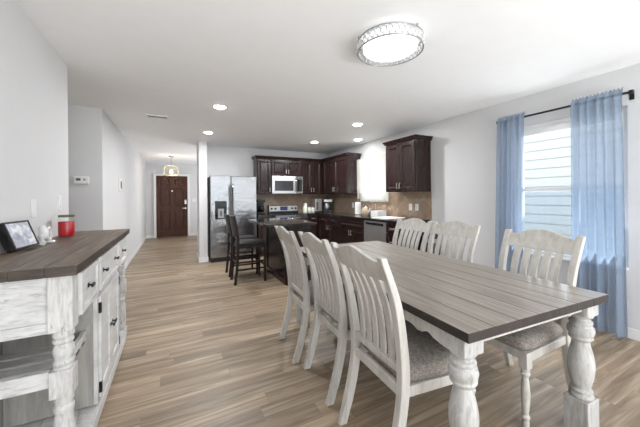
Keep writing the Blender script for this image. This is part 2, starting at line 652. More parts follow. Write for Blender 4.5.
# baseboards
def base(name, x0, x1, y0, y1, label):
    struct(name, MB().box(x0, x1, y0, y1, 0, .095), M['trim'], label, 'baseboard', bevel=.004)


base('baseboard_left', XL, XL + .014, Y0, YW, 'white baseboard along the left wall behind the console')
base('baseboard_hall', XL, XL + .014, YH + .12, YF, 'white baseboard along the left hall wall')
base('baseboard_passage', -3.0, XL, YH - .014, YH, 'white baseboard under the shaded passage wall')
base('baseboard_right', XR - .014, XR, Y0, 3.24, 'white baseboard under the dining window')
struct('baseboard_front', MB().box(XL + .014, -.585, YF - .014, YF, 0, .095).box(.49, 2.5, YF - .014, YF, 0, .095), M['trim'],
       'white baseboard on either side of the front door', 'baseboard')
struct('baseboard_column', MB().box(.436, .614, 6.186, 6.2, 0, .095).box(.436, .45, 6.2, YB + .12, 0, .095), M['trim'],
       'white baseboard around the foot of the wall end by the fridge', 'baseboard')

# front door
d1 = thing('door_1', 'dark mahogany six panel front door at the end of the hall', 'door', (-.05, YF, 0), kind='structure')
m = MB()
m.box(-.535, -.465, -.055, 0, 0, 2.10).box(.465, .535, -.055, 0, 0, 2.10).box(-.465, .465, -.055, 0, 2.03, 2.10)
m.build('door_frame', M['trim'], d1, .004, label='white door casing')
m = MB().box(-.463, .463, -.006, -.001, .012, 2.028)
cols = ((-.463, -.36), (-.055, .055), (.36, .463))
for a, b in cols:
    m.box(a, b, -.045, -.005, .012, 2.028)
for a, b in ((-.36, -.055), (.055, .36)):
    for z0, z1 in ((.012, .22), (.86, 1.02), (1.62, 1.72), (1.93, 2.028)):
        m.box(a, b, -.045, -.005, z0, z1)
    for z0, z1 in ((.22, .86), (1.02, 1.62), (1.72, 1.93)):
        m.box(a + .045, b - .045, -.034, -.005, z0 + .045, z1 - .045)
m.build('door_leaf', M['door'], d1, .004)
m = MB().cyl(.03, -.055, -.045, (.40, 0, .95), 16, 'Y').cyl(.012, -.08, -.055, (.40, 0, .95), 12, 'Y').box(.30, .41, -.09, -.075, .94, .96)
m.build('door_handle', M['nickel'], d1, smooth=True)
m = MB().box(.37, .43, -.065, -.045, 1.09, 1.23).cyl(.018, -.07, -.065, (.40, 0, 1.12), 12, 'Y')
m.build('deadbolt', M['nickel'], d1, .004)
MB().cyl(.022, -.055, -.044, (0, 0, 1.53), 14, 'Y').build('peephole', M['nickel'], d1)

# kitchen backsplash
struct('trim_1', MB().box(XR - .012, XR, 3.245, KY0, .914, 1.365).box(XR - .012, XR, KY0, KY1, .914, 1.215).box(XR - .012, XR, KY1, YB, .914, 1.365), M['tile'],
       'tan diagonal tile backsplash under the kitchen window', 'backsplash')
struct('trim_2', MB().box(1.62, XR - .012, YB - .012, YB, .914, 1.365), M['tile_b'], 'tan tile backsplash behind the stove', 'backsplash')
struct('trim_3', MB().box(XR - .017, XR - .012, 4.10, 5.45, 1.03, 1.12), M['mosaic'], 'narrow brown mosaic band under the kitchen window', 'tile band')

# outdoors
struct('ground', MB().box(-30, 40, -40, 40, -.32, -.2), M['grass'])
nb = thing('house', 'white lap sided house wall seen through the dining window', 'house', (XR + 3.0, 3.5, -.2))
m = MB()
z = 0.0
while z < 3.3:
    m.prism([(0, z), (-.016, z), (-.004, z + .185), (0, z + .185)], -9, 6, plane='XZ')
    z += .185
m.build('siding', M['siding'], nb)
MB().box(.001, .3, -9, 6, 0, 3.33).build('wall', M['siding'], nb)
MB().box(-.45, .3, -9.1, 6.1, 3.335, 3.5).build('roof_eave', M['trim'], nb)

# ------------------------------------------------------------------ dining table
TA = radians(-3.3)
tab = thing('dining_table', 'long farmhouse dining table with weathered plank top and white turned legs', 'table', (.994, .716, 0), TA)
TW, TL = 1.041, 2.074
m = MB()
npl = 7
for k in range(npl):
    a, b = TW * k / npl, TW * (k + 1) / npl
    m.box(a + (.0012 if k else 0), b - (.0012 if k < npl - 1 else 0), 0, TL, .727, .767)
m.box(.0007, TW - .0007, .0007, TL - .0007, .7277, .7635)
for f in m.bm.faces:
    f.normal_update()
bmesh.ops.recalc_face_normals(m.bm, faces=m.bm.faces)
for f in m.bm.faces:
    f.material_index = 0 if f.normal.z > .5 else 1
m.build('tabletop', [M['tabletop'], M['tableedge']], tab, .0022)


def wavy(L, h0, h1):
    """apron outline with a scrolled bracket at each end: (u, z) polygon"""
    top = .726
    pts = [(0, top), (0, top - h1)]
    br = [(.04, h1), (.08, h1 - .008), (.11, h1 - .022), (.13, h1 - .018), (.15, h0 + .012), (.18, h0 + .016), (.21, h0 + .004), (.24, h0)]
    pts += [(u, top - h) for u, h in br]
    pts += [(L - u, top - h) for u, h in reversed(br)]
    pts += [(L, top - h1), (L, top)]
    return pts


for xa in (.028, TW - .053):
    m = MB()
    poly = [(u + .125, z) for u, z in wavy(TL - .25, .062, .080)]
    m.prism(poly, xa, xa + .025, plane='YZ')
    m.build('apron', M['chair'], tab, .002)
for ya in (.055, TL - .08):
    MB().box(.125, TW - .125, ya, ya + .025, .678, .7265).build('apron', M['chair'], tab, .002)
LEGP = [(.045, .204), (.058, .208), (.058, .222), (.045, .230), (.055, .238), (.052, .248), (.042, .256), (.050, .275), (.060, .315), (.065, .355),
        (.064, .39), (.056, .43), (.045, .468), (.041, .490), (.052, .497), (.061, .507), (.054, .516), (.062, .527), (.066, .543), (.062, .560),
        (.050, .570), (.057, .577), (.057, .590), (.042, .598), (.044, .607), (.058, .614), (.058, .626)]
LEGP = [(r * .90, .204 + (z - .204) * (.652 - .204) / (.626 - .204)) for r, z in LEGP]
for sx in (.070, TW - .080):
    for sy in (.085, TL - .062):
        m = MB()
        m.box(sx - .055, sx + .055, sy - .055, sy + .055, .650, .7265)
        m.box(sx - .055, sx + .055, sy - .055, sy + .055, 0, .205)
        m.lathe(LEGP, (sx, sy, 0), 28)
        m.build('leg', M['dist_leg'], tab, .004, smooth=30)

# ------------------------------------------------------------------ dining chairs
REAR = catmull([(-.315, 0, 0), (-.272, 0, .14), (-.236, 0, .29), (-.218, 0, .43), (-.226, 0, .58), (-.266, 0, .81), (-.350, 0, 1.030)], 5)
REARZ = [(p.z, p.x) for p in REAR]


def backx(z):
    return interp(REARZ, z)


def make_chair(label, group):
    t = thing('dining_chair', label, 'chair', group=group)
    # rear legs run on as the back posts
    for s in (-1, 1):
        rings = []
        for p in REAR:
            yy = s * (.205 + .022 * max(0, (p.z - .43)) / .59)
            wx = .024 if p.z < .5 else .024 - .008 * (p.z - .5) / .52
            wy = .020 if p.z > .1 else .017
            rings.append([(p.x - wx, yy - wy, p.z), (p.x + wx, yy - wy, p.z), (p.x + wx, yy + wy, p.z), (p.x - wx, yy + wy, p.z)])
        MB().loft(rings).build('rear_leg', M['chair'], t, .004, smooth=30)
    # crest rail
    us = [-.208 + .416 * i / 28 for i in range(29)]
    ws = [0, .33, .66, 1]

    def top(y):
        a = abs(y) / .208
        return 1.012 - .006 * math.exp(-((a - .86) / .14) ** 2) + .038 * (cos(min(1, a / .88) * pi) * .5 + .5) ** .85

    def crest(y, w):
        zz = .915 + (top(y) - .915) * w
        return Vector((backx(zz) - .012 - .016 * (1 - (y / .208) ** 2), y, zz))
    MB().slab(us, ws, crest, .024, (1, 0, 0)).build('crest_rail', M['chair'], t, .004)
    # five slats
    for k in range(5):
        yc = (k - 2)
        zs = [.505 + (.925 - .505) * i / 8 for i in range(9)]

        def sl(u, w, yc=yc):
            tt = (w - .505) / .42
            y = yc * (.062 + .003 * tt) + u * (.0180 + .005 * tt)
            return Vector((backx(w) - .006 - .014 * (1 - (y / .208) ** 2) * tt - .012 * sin(tt * pi) * -1, y, w))
        MB().slab([-1, 1], zs, sl, .013, (1, 0, 0)).build('back_slat', M['chair'], t, .002)
    MB().slab([-.188, -.1, 0, .1, .188], [.478, .515], lambda y, z: Vector((backx(z) - .012 - .004 * (1 - (y / .2) ** 2), y, z)), .024, (1, 0, 0)).build('lower_rail', M['chair'], t, .004)
    # seat frame
    m = MB()
    m.box(-.230, -.206, -.186, .186, .372, .424)
    m.box(.205, .230, -.195, .195, .378, .424)
    for s in (-1, 1):
        m.loft([[(-.20, s * .200 - .012, .374), (-.20, s * .200 + .012, .374), (-.20, s * .200 + .012, .424), (-.20, s * .200 - .012, .424)],
                [(.20, s * .226 - .012, .374), (.20, s * .226 + .012, .374), (.20, s * .226 + .012, .424), (.20, s * .226 - .012, .424)]])
    m.build('seat_frame', M['chair'], t, .003)
    # cushion
    rings = []
    for zz, k in ((.4255, .97), (.442, 1.03), (.464, 1.045), (.484, 1.01), (.499, .92), (.509, .74), (.515, .45), (.517, .12)):
        ring = []
        for i in range(40):
            a = 2 * pi * i / 40
            ca, sa = cos(a), sin(a)
            e = 2 / 7
            px = math.copysign(abs(ca) ** e, ca)
            py = math.copysign(abs(sa) ** e, sa)
            hw = .208 + .026 * (px + 1) / 2
            ring.append((.022 + px * .222 * k, py * hw * k, zz))
        rings.append(ring)
    MB().loft(rings).build('seat_cushion', M['seat'], t, smooth=60, label='grey brown upholstered seat cushion')
    FL = [(.012, 0), (.017, .006), (.019, .03), (.015, .045), (.021, .055), (.021, .065), (.014, .075), (.017, .10), (.022, .16), (.023, .20), (.018, .255),
          (.014, .285), (.021, .292), (.024, .303), (.019, .312), (.023, .322), (.023, .334)]
    for s in (-1, 1):
        m = MB().lathe(FL, (.208, s * .215, 0), 16).box(.184, .232, s * .215 - .024, s * .215 + .024, .333, .4245)
        m.build('front_leg', M['chair'], t, .003, smooth=30)
    return t


chL = 'dining chairs on the kitchen side of the table'
chR = 'dining chairs on the window side of the table'
c3 = make_chair('white slat back dining chair nearest the camera, its grey cushion in full view', chL)
c3.location = (1.150, 1.185, 0)
c3.rotation_euler = (0, 0, radians(-3))
dup(c3, (1.185, 1.755, 0), radians(-4), 'white slat back dining chair in the middle of the three with backs to camera', chL)
dup(c3, (1.165, 2.27, 0), radians(-4), 'white slat back dining chair nearest the kitchen island', chL)
dup(c3, (1.955, 1.11, 0), radians(177), 'white slat back dining chair in front of the blue curtained window', chR)
dup(c3, (2.05, 1.850, 0), radians(181.5), 'white slat back dining chair against the bare grey wall, second from the window', chR)
dup(c3, (2.03, 2.368, 0), radians(179.5), 'white slat back dining chair in front of the dishwasher end of the kitchen counter', chR)

# ------------------------------------------------------------------ console along the left wall
CX0, CX1, CY0, CY1, CZ = -.80, -.37, 1.555, 3.19, 1.010
con = thing('console_table', 'distressed white farmhouse sideboard with dark brown plank top and black knobs', 'sideboard', (CX0, CY0, 0))
W, L = CX1 - CX0, CY1 - CY0
m = MB()
npl = 4
for k in range(npl):
    a, b = W * k / npl, W * (k + 1) / npl
    m.box(a + (.001 if k else 0), b - (.001 if k < npl - 1 else 0), 0, L, CZ - .042, CZ)
m.box(.003, W - .003, .003, L - .003, CZ - .04, CZ - .003)
bmesh.ops.recalc_face_normals(m.bm, faces=m.bm.faces)
for f in m.bm.faces:
    f.material_index = 0 if f.normal.z > .5 else 1
m.build('worktop', [M['contop'], M['conedge']], con, .003)
xa, xb = .02, W - .022         # body depth
ya, yb = .03, L - .03
zt = CZ - .042
CLEG = [(.028, .10), (.036, .13), (.040, .18), (.041, .25), (.038, .31), (.030, .365), (.036, .378), (.036, .392), (.028, .405), (.036, .420), (.036, .447)]
CLEG2 = [(.035, .558), (.035, .567), (.027, .573), (.037, .580), (.037, .590), (.029, .597), (.033, .614), (.039, .633), (.036, .655), (.029, .666), (.037, .673), (.037, .684), (.030, .690), (.038, .699), (.038, .716), (.034, .728)]
for lx in (xa + .042, xb - .042):
    for ly in (ya + .042, yb - .042):
        m = MB().box(lx - .042, lx + .042, ly - .042, ly + .042, .726, zt).box(lx - .040, lx + .040, ly - .040, ly + .040, .445, .56)
        m.lathe([(.03, .12)] + CLEG[1:], (lx, ly, 0), 20).lathe(CLEG2, (lx, ly, 0), 20)
        m.lathe([(.022, 0), (.034, .012), (.036, .03), (.03, .045), (.034, .06)], (lx, ly, 0), 20)
        m.box(lx - .042, lx + .042, ly - .042, ly + .042, .055, .125)
        m.build('leg', M['dist'], con, .003, smooth=30)
# end aprons
for y0_ in (ya + .008, yb - .030):
    m = MB().box(xa + .085, xb - .085, y0_ + .010, y0_ + .02, .74, zt)
    m.box(xa + .085, xb - .085, y0_, y0_ + .022, .725, .770).box(xa + .085, xb - .085, y0_, y0_ + .022, zt - .035, zt)
    m.build('end_panel', M['dist_h'], con, .002)
# face frame over the drawers
m = MB().box(xb - .03, xb - .012, ya + .085, yb - .085, .735, zt)
m.build('face_frame', M['dist_f'], con, .002)


def knob(parent, y, z, x):
    m = MB()
    m.cyl(.013, 0, .004, (x, y, z), 14, 'X').cyl(.005, .004, .02, (x, y, z), 10, 'X')
    m.box(x + .016, x + .026, y - .022, y + .022, z - .008, z + .008)
    return m.build('knob', M['blackmetal'], parent, .003)


dr = [(ya + .095, .46, (.275,)), (.51, L - .51, (.625, L - .625)), (L - .46, yb - .095, (L - .275,))]
for a, b, ks in dr:
    z0_, z1_ = .757, zt - .016
    m = MB().box(xb - .013, xb + .001, a, b, z0_, z1_)
    w_b = .026
    m.box(xb, xb + .012, a, a + w_b, z0_, z1_).box(xb, xb + .012, b - w_b, b, z0_, z1_)
    m.box(xb, xb + .012, a + w_b, b - w_b, z0_, z0_ + w_b).box(xb, xb + .012, a + w_b, b - w_b, z1_ - w_b, z1_)
    dd = m.build('drawer', M['dist_f'], con, .002)
    for y in ks:
        knob(dd, y, .855, xb + .002)
# centre cabinet
ca, cb = .475, L - .475
for q in (ca, cb - .02):
    MB().box(xa, xb - .02, q, q + .02, .125, .735).build('side_panel', M['greywood'], con, label='grey weathered cabinet side')
for q in (ca, cb - .035):
    MB().box(xb - .02, xb - .002, q, q + .035, .125, .735).build('stile', M['dist_f'], con, .002)
mid = (ca + cb) / 2
for a, b, hy, ky in ((ca + .037, mid - .002, ca + .037, mid - .03), (mid + .002, cb - .037, cb - .037, mid + .03)):
    m = MB().box(xb - .016, xb - .002, a, b, .14, .725)
    for q in ((a, a + .05), (b - .05, b)):
        m.box(xb - .003, xb + .010, q[0], q[1], .14, .725)
    m.box(xb - .003, xb + .010, a + .05, b - .05, .14, .20).box(xb - .003, xb + .010, a + .05, b - .05, .665, .725)
    dd = m.build('door', M['dist_f'], con, .002)
    knob(dd, ky, .455, xb + .010)
    for hz_ in (.20, .66):
        MB().box(xb - .0015, xb + .013, hy - .008, hy + .008, hz_ - .03, hz_ + .03).build('hinge', M['blackmetal'], dd)
# back boards, base deck, slatted shelves
m = MB().box(.004, .016, ya, yb, .10, zt)
m.build('back_panel', M['greywood'], con, label='grey weathered back boards')
m = MB()
for k in range(5):
    w = (xb - xa) / 5
    m.box(xa + k * w + .001, xa + (k + 1) * w - .001, ya, yb, .095, .118)
m.build('base_shelf', M['dist_h'], con, .001)
m = MB().box(xb - .02, xb + .004, ya + .084, yb - .084, .035, .098)
for y0_ in (ya + .01, yb - .034):
    m.box(xa + .084, xb - .084, y0_, y0_ + .024, .035, .098)
m.build('base_rail', M['dist_f'], con, .002)
for a, b in ((ya + .02, ca), (cb, yb - .02)):
    m = MB()
    n = 4
    for k in range(n):
        d = (b - a - .05) / n
        m.box(xa, xb - .05, a + .025 + k * d + .013, a + .025 + (k + 1) * d - .013, .502, .518)
    m.box(xb - .072, xb - .050, a + .06, b, .502, .556)
    yq = a if a < .3 else b - .022
    m.box(xa + .085, xb - .085, yq, yq + .022, .490, .560)
    m.box(xa, xa + .02, a, b, .490, .502).box(xb - .09, xb - .07, a, b, .490, .502)
    m.build('slatted_shelf', M['dist_h'], con, .002)

# things on the console
fr = thing('picture_frame', 'black framed photo print leaning on the near end of the console', 'picture frame', (-.725, 2.165, CZ + .016), radians(-9))
rt = Matrix.Rotation(radians(-20), 4, 'Y')
m = MB().box(-.045, -.006, -.10, .10, 0.016, .155, rt)
m.build('frame_back', M['black'], fr, .002)
m = MB()
for q in ((-.10, -.09, 0, .155), (.09, .10, 0, .155)):
    m.box(-.0375, .002, q[0], q[1], q[2], q[3], rt)
m.box(-.0375, .002, -.09, .09, 0, .010, rt).box(-.0375, .002, -.09, .09, .145, .155, rt)
m.build('frame', M['black'], fr, .002)
MB().box(-.006, -.002, -.09, .09, .010, .145, rt).build('photo_print', M['photo'], fr)

orn = thing('ornament', 'small white curled ceramic ornament beside the framed photo', 'ornament', (-.735, 2.42, CZ))
orn.scale = (1.2, 1.2, 1.15)
m = MB()
pts = [(0, -.055 + .0 * k, 0) for k in range(1)]
arch = [(0.01 * sin(k * .6), -.06 + .085 * (1 - cos(k / 10 * pi)) / 2, .003 + .085 * sin(k / 10 * pi * .62)) for k in range(11)]
m.tube(arch, [.020, .021, .021, .020, .019, .018, .017, .016, .014, .012, .009], 14)
m.build('body', M['ceramic'], orn, smooth=60)
loop = [(.005, .045 + .024 * cos(a * 2 * pi / 16), .048 + .036 * sin(a * 2 * pi / 16)) for a in range(16)] + [(.005, .069, .048)]
MB().tube(loop, .008, 10).build('loop', M['ceramic'], orn, smooth=60)
MB().lathe([(.030, 0), (.032, .005), (.028, .010)], (0, .045, 0), 20).build('foot', M['ceramic'], orn, smooth=40)

jar = thing('candle_jar', 'red wax candle in a glass jar with a wooden lid', 'candle', (-.725, 2.80, CZ))
jar.scale = (.84, .84, 1.05)
MB().lathe([(.052, .004), (.056, .01), (.057, .104), (.054, .108)], (0, 0, 0), 32).build('wax', M['wax'], jar, smooth=40)
m = MB().loft([[(r * cos(a * pi / 16), r * sin(a * pi / 16), z) for a in range(32)] for r, z in ((.056, 0), (.060, .004), (.060, .128), (.056, .139))], caps=False)
m.build('jar', M['jarglass'], jar, smooth=40)
MB().lathe([(.052, .139), (.058, .141), (.058, .152), (.054, .154)], (0, 0, 0), 32).build('lid', M['cork'], jar, smooth=30)

# wall plates and controls
tag(MB().box(0, .006, -.036, .036, -.058, .058).build('wall_plate', M['white'], None, .002), 'blank white wall plate on the left wall above the framed photo', 'wall plate', loc=(XL, 2.49, 1.235))
t = thing('light_switch', 'white light switch on the left wall near its corner, above the candle', 'light switch', (XL, 2.97, 1.26))
MB().box(0, .006, -.036, .036, -.058, .058).build('plate', M['white'], t, .002)
MB().box(.005, .011, -.016, .016, -.03, .03).build('rocker', M['white'], t, .002)
t = thing('thermostat', 'white thermostat with small grey display on the shaded passage wall', 'thermostat', (-1.02, YH, 1.525))
MB().box(-.075, .075, -.026, 0, -.048, .048).build('body', M['white'], t, .006)
MB().box(-.05, -.005, -.0275, -.025, -.008, .022).build('display', M['lcd'], t)
MB().box(.02, .045, -.029, -.025, -.006, .018).build('button', M['grey'], t, .001)
t = thing('alarm_keypad', 'white alarm keypad with dark screen on the hall wall', 'keypad', (XL, 5.78, 1.53))
MB().box(0, .022, -.11, .09, -.10, .10).build('body', M['white'], t, .004)
MB().box(.021, .025, -.02, .07, -.07, .05).build('display', M['slot'], t)
t = thing('light_switch', 'white light switch on the wall right of the front door', 'light switch', (.62, YF, 1.22))
MB().box(-.06, .06, -.006, 0, -.058, .058).build('plate', M['white'], t, .002)
MB().box(-.03, .03, -.011, -.005, -.03, .03).build('rocker', M['white'], t, .002)

# hall stand half hidden behind the wall end
t = thing('hall_stand', 'dark wooden stand half hidden behind the wall end near the front door', 'stand', (.86, 9.6, 0))
MB().box(-.20, .35, -.2, .2, .80, .84).build('top', M['stool'], t, .004)
for sx in (-.17, .32):
    for sy in (-.17, .17):
        MB().box(sx - .02, sx + .02, sy - .02, sy + .02, 0, .80).build('leg', M['stool'], t, .003)
MB().box(-.17, .32, -.17, .17, .25, .27).build('shelf', M['stool'], t)

# ------------------------------------------------------------------ kitchen
RZ = radians(-90)
H = M['espresso']


def handle(parent, x, z, y, vertical=True, l=.10):
    m = MB()
    if vertical:
        m.box(x - .006, x + .006, y - .034, y - .024, z - l / 2, z + l / 2)
        m.box(x - .005, x + .005, y - .026, y, z - l / 2 + .01, z - l / 2 + .02).box(x - .005, x + .005, y - .026, y, z + l / 2 - .02, z + l / 2 - .01)
    else:
        m.box(x - l / 2, x + l / 2, y - .034, y - .024, z - .006, z + .006)
        m.box(x - l / 2 + .01, x - l / 2 + .02, y - .026, y, z - .005, z + .005).box(x + l / 2 - .02, x + l / 2 - .01, y - .026, y, z - .005, z + .005)
    return m.build('handle', M['nickel'], parent, .002)


def shaker(x0, x1, z0, z1, y):
    m = MB()
    s = min(.055, (x1 - x0) * .22, (z1 - z0) * .30)
    m.box(x0, x1, y - .007, y - .001, z0, z1)
    m.box(x0, x0 + s, y - .024, y - .006, z0, z1).box(x1 - s, x1, y - .024, y - .006, z0, z1)
    m.box(x0 + s, x1 - s, y - .024, y - .006, z0, z0 + s).box(x0 + s, x1 - s, y - .024, y - .006, z1 - s, z1)
    c = min(.022, s * .45)
    a0, a1, b0, b1 = x0 + s, x1 - s, z0 + s, z1 - s
    oo = [(a0, y - .022, b0), (a1, y - .022, b0), (a1, y - .022, b1), (a0, y - .022, b1)]
    ii = [(a0 + c, y - .0072, b0 + c), (a1 - c, y - .0072, b0 + c), (a1 - c, y - .0072, b1 - c), (a0 + c, y - .0072, b1 - c)]
    kk = [(a0, y - .0071, b0), (a1, y - .0071, b0), (a1, y - .0071, b1), (a0, y - .0071, b1)]
    m.loft([oo, ii, kk, oo], caps=False)
    return m


def upper(label, loc, rz, w, z0, z1, d, doors, crown=(0, 0), group='upper kitchen cabinets'):
    """doors: list of (x0, x1, handle side)"""
    t = thing('upper_cabinet', label, 'cabinet', loc, rz, group)
    MB().box(0, w, 0, d, z0, z1).build('body', H, t, .002)
    for a, b, hs in doors:
        o = shaker(a, b, z0 + .012, z1 - .012, 0).build('door', H, t, .0045)
        hx = a + .03 if hs == 'l' else b - .03
        handle(o, hx, z0 + .10, -.023, True, .10)
    cl, cr = crown
    prof = [(0, 0), (-.020, .008), (-.026, .025), (-.045, .050), (-.05, .065), (0, .065)]
    m = MB()
    rings = []
    ex = lambda o, s: o * s
    m.loft([[(-cl * -o, o, z1 + h) if False else (o * cl, o, z1 + h) for o, h in prof], [(w - o * cr, o, z1 + h) for o, h in prof]])
    if cl:
        m.loft([[(o, o, z1 + h) for o, h in prof], [(o, d, z1 + h) for o, h in prof]])
    if cr:
        m.loft([[(w - o, o, z1 + h) for o, h in prof], [(w - o, d, z1 + h) for o, h in prof]])
    m.build('crown', H, t)
    return t


UZ0, UZ1 = 1.365, 2.165
UY = 6.37
UX = XR - .33
dpt = YB - UY - .002
upper('dark single door upper cabinet between the fridge and the microwave', (1.665, UY, 0), 0, .325, UZ0, UZ1, dpt, [(.01, .315, 'r')], (1, 0))
upper('short dark two door cabinet directly above the microwave', (1.992, UY, 0), 0, .765, 1.79, UZ1, dpt, [(.01, .380, 'r'), (.385, .755, 'l')])
upper('dark two door upper cabinet to the right of the microwave', (2.759, UY, 0), 0, XR - 2.759 - .002, UZ0, UZ1, dpt, [(.01, .262, 'r'), (.267, .52, 'l')])
upper('dark two door upper cabinet in the corner left of the kitchen window', (UX, 6.317, 0), RZ, 6.317 - 5.18, UZ0, UZ1, .328, [(.05, .585, 'r'), (.59, 1.127, 'l')], (0, 1))
upper('dark two door upper cabinet hanging alone right of the kitchen window', (UX, 3.935, 0), RZ, .68, UZ0, UZ1, .328, [(.01, .337, 'r'), (.342, .67, 'l')], (1, 1))

# microwave
t = thing('microwave', 'stainless over the range microwave under the short cabinet', 'microwave', (1.992, 6.30, 1.375))
MB().box(.002, .763, .03, YB - 6.30 - .002, .0, .412).build('body', M['steel_dk'], t, .003)
MB().box(.0, .585, 0, .029, .002, .41).build('door', M['softsteel'], t, .004)
MB().box(.065, .52, -.004, .001, .065, .30).build('window', M['microglass'], t, .003, label='dark glass door window')
MB().box(.590, .765, .0, .029, .002, .41).build('control_panel', M['steel'], t, .004)
MB().box(.620, .74, -.003, .001, .05, .34).build('keypad', M['blackglass'], t)
MB().tube([(.565, -.005, .05), (.565, -.035, .08), (.565, -.035, .33), (.565, -.005, .36)], .009, 10).build('handle', M['steel'], t, smooth=60)

# refrigerator
RW, RH = .925, 1.735
fx, fy = .642, 6.04
t = thing('refrigerator', 'stainless side by side refrigerator with black ice dispenser', 'refrigerator', (fx, fy, 0))
MB().box(.004, RW - .004, .065, YB - fy - .02, .03, RH - .01).build('body', M['steel_dk'], t, .004)
MB().box(.01, RW - .01, .03, .1, 0, .085).build('kick_grille', M['black'], t)
DD = []
for a, b in ((0, .398), (.404, RW)):
    DD.append(MB().box(a, b, 0, .062, .09, RH).build('door', M['steel'], t, .010, seg=3))
dd, d2_ = DD
m = MB()
m.tube([(.368, -.002, .62), (.368, -.048, .66), (.368, -.048, 1.52), (.368, -.002, 1.56)], .013, 10)
m.build('handle', M['steel'], dd, smooth=60)
m = MB()
m.tube([(.434, -.002, .62), (.434, -.048, .66), (.434, -.048, 1.52), (.434, -.002, 1.56)], .013, 10)
m.build('handle', M['steel'], d2_, smooth=60)
dsp = MB().box(.085, .31, -.010, .001, .86, 1.225).build('dispenser', M['blackglass'], t, .004, label='black ice and water dispenser')
MB().box(.14, .255, -.014, -.009, .885, 1.07).build('dispenser_recess', M['grey'], dsp, .003)
MB().box(.185, .21, -.022, -.013, .93, 1.02).build('dispenser_lever', M['black'], dsp)
MB().box(.105, .29, -.013, -.009, 1.12, 1.19).build('dispenser_panel', M['black'], dsp)
MB().box(.085, .31, -.020, .001, .835, .86).build('dispenser_tray', M['steel'], dsp, .002)

# stove
t = thing('stove', 'stainless electric range under the microwave with black cooktop', 'stove', (1.994, 6.03, 0))
MB().box(.002, .758, .03, YB - 6.03 - .015, .02, .895).build('body', M['steel_dk'], t, .003)
MB().box(.0, .76, .0, YB - 6.03 - .10, .896, .918).build('cooktop', M['blackglass'], t, .004)
MB().box(.004, .756, 0, .029, .30, .885).build('oven_door', M['steel'], t, .004)
MB().box(.12, .64, -.003, .001, .42, .72).build('oven_window', M['blackglass'], t)
MB().tube([(.06, 0, .82), (.06, -.05, .82), (.70, -.05, .82), (.70, 0, .82)], .012, 10).build('handle', M['steel'], t, smooth=60)
MB().box(.004, .756, .005, .029, .03, .29).build('drawer', M['steel'], t, .004)
yb_ = YB - 6.03 - .098
m = MB().box(.0, .76, yb_, yb_ + .08, .90, 1.10)
pn = m.build('backguard', M['black'], t, .004)
MB().box(.02, .74, yb_ - .006, yb_, .955, 1.085).build('control_panel', M['softsteel'], pn, .003)
MB().box(.285, .475, yb_ - .010, yb_ - .005, .975, 1.07).build('display', M['display'], pn)
for x in (.07, .165, .59, .685):
    MB().cyl(.024, 0, .022, (x, yb_ - .028, 1.02), 16, 'Y').build('knob', M['black'], t)


def base_unit(label, loc, rz, w, layout, d=.585, group='base kitchen cabinets'):
    t = thing('base_cabinet', label, 'cabinet', loc, rz, group)
    MB().box(0, w, 0, d, .10, .874).box(0, w, .06, d, 0, .10).build('body', H, t, .002)
    for kind, a, b, z0, z1, hs in layout:
        o = shaker(a, b, z0, z1, 0).build('drawer' if kind == 'dr' else 'door', H, t, .0045)
        if kind == 'dr':
            if hs:
                handle(o, (a + b) / 2, (z0 + z1) / 2, -.023, False, .10)
        else:
            handle(o, a + .03 if hs == 'l' else b - .03, z1 - .09, -.023)
    return t


BY = 6.09
BX = 3.045
base_unit('dark base cabinet between the fridge and the stove', (1.60, BY, 0), 0, .388, [('dr', .01, .378, .72, .865, 1), ('do', .01, .378, .12, .71, 'r')])
base_unit('dark base cabinet just right of the stove', (2.758, BY, 0), 0, XR - .02 - 2.758, [('dr', .01, .27, .72, .865, 1), ('do', .01, .27, .12, .71, 'l')])
base_unit('dark corner base cabinet beside the sink cabinet', (BX, 6.086, 0), RZ, 6.086 - 5.06, [('dr', .07, .54, .72, .865, 1), ('dr', .55, 1.016, .72, .865, 1), ('do', .07, .54, .12, .71, 'r'), ('do', .55, 1.016, .12, .71, 'l')])
base_unit('dark sink base cabinet under the kitchen window', (BX, 5.058, 0), RZ, .836, [('dr', .01, .826, .70, .865, 0), ('do', .01, .415, .12, .69, 'r'), ('do', .421, .826, .12, .69, 'l')])
base_unit('dark drawer base cabinet at the open end of the counter', (BX, 3.616, 0), RZ, .336, [('dr', .01, .326, .72, .865, 1), ('dr', .01, .326, .44, .71, 1), ('dr', .01, .326, .12, .43, 1)])
t = thing('dishwasher', 'stainless dishwasher beside the sink cabinet', 'dishwasher', (BX - .02, 4.218, 0), RZ)
MB().box(.002, .596, .03, .585, .10, .873).box(.01, .59, .07, .585, 0, .10).build('body', M['black'], t)
MB().box(.002, .596, 0, .029, .11, .868).build('door', M['softsteel'], t, .004)
MB().box(.06, .54, -.006, .001, .805, .845).build('handle_recess', M['blackglass'], t, .003)

# countertops
tag(MB().box(1.598, 1.990, BY - .03, YB - .013, .875, .914).build('countertop', M['granite'], None, .004), 'short black granite countertop between fridge and stove', 'countertop')
m = MB().box(2.757, XR - .018, BY - .03, YB - .013, .875, .914).box(BX - .03, XR - .018, 3.265, BY - .03, .875, .914)
tag(m.build('countertop', M['granite'], None, .0), 'long black granite countertop running under the kitchen window', 'countertop')

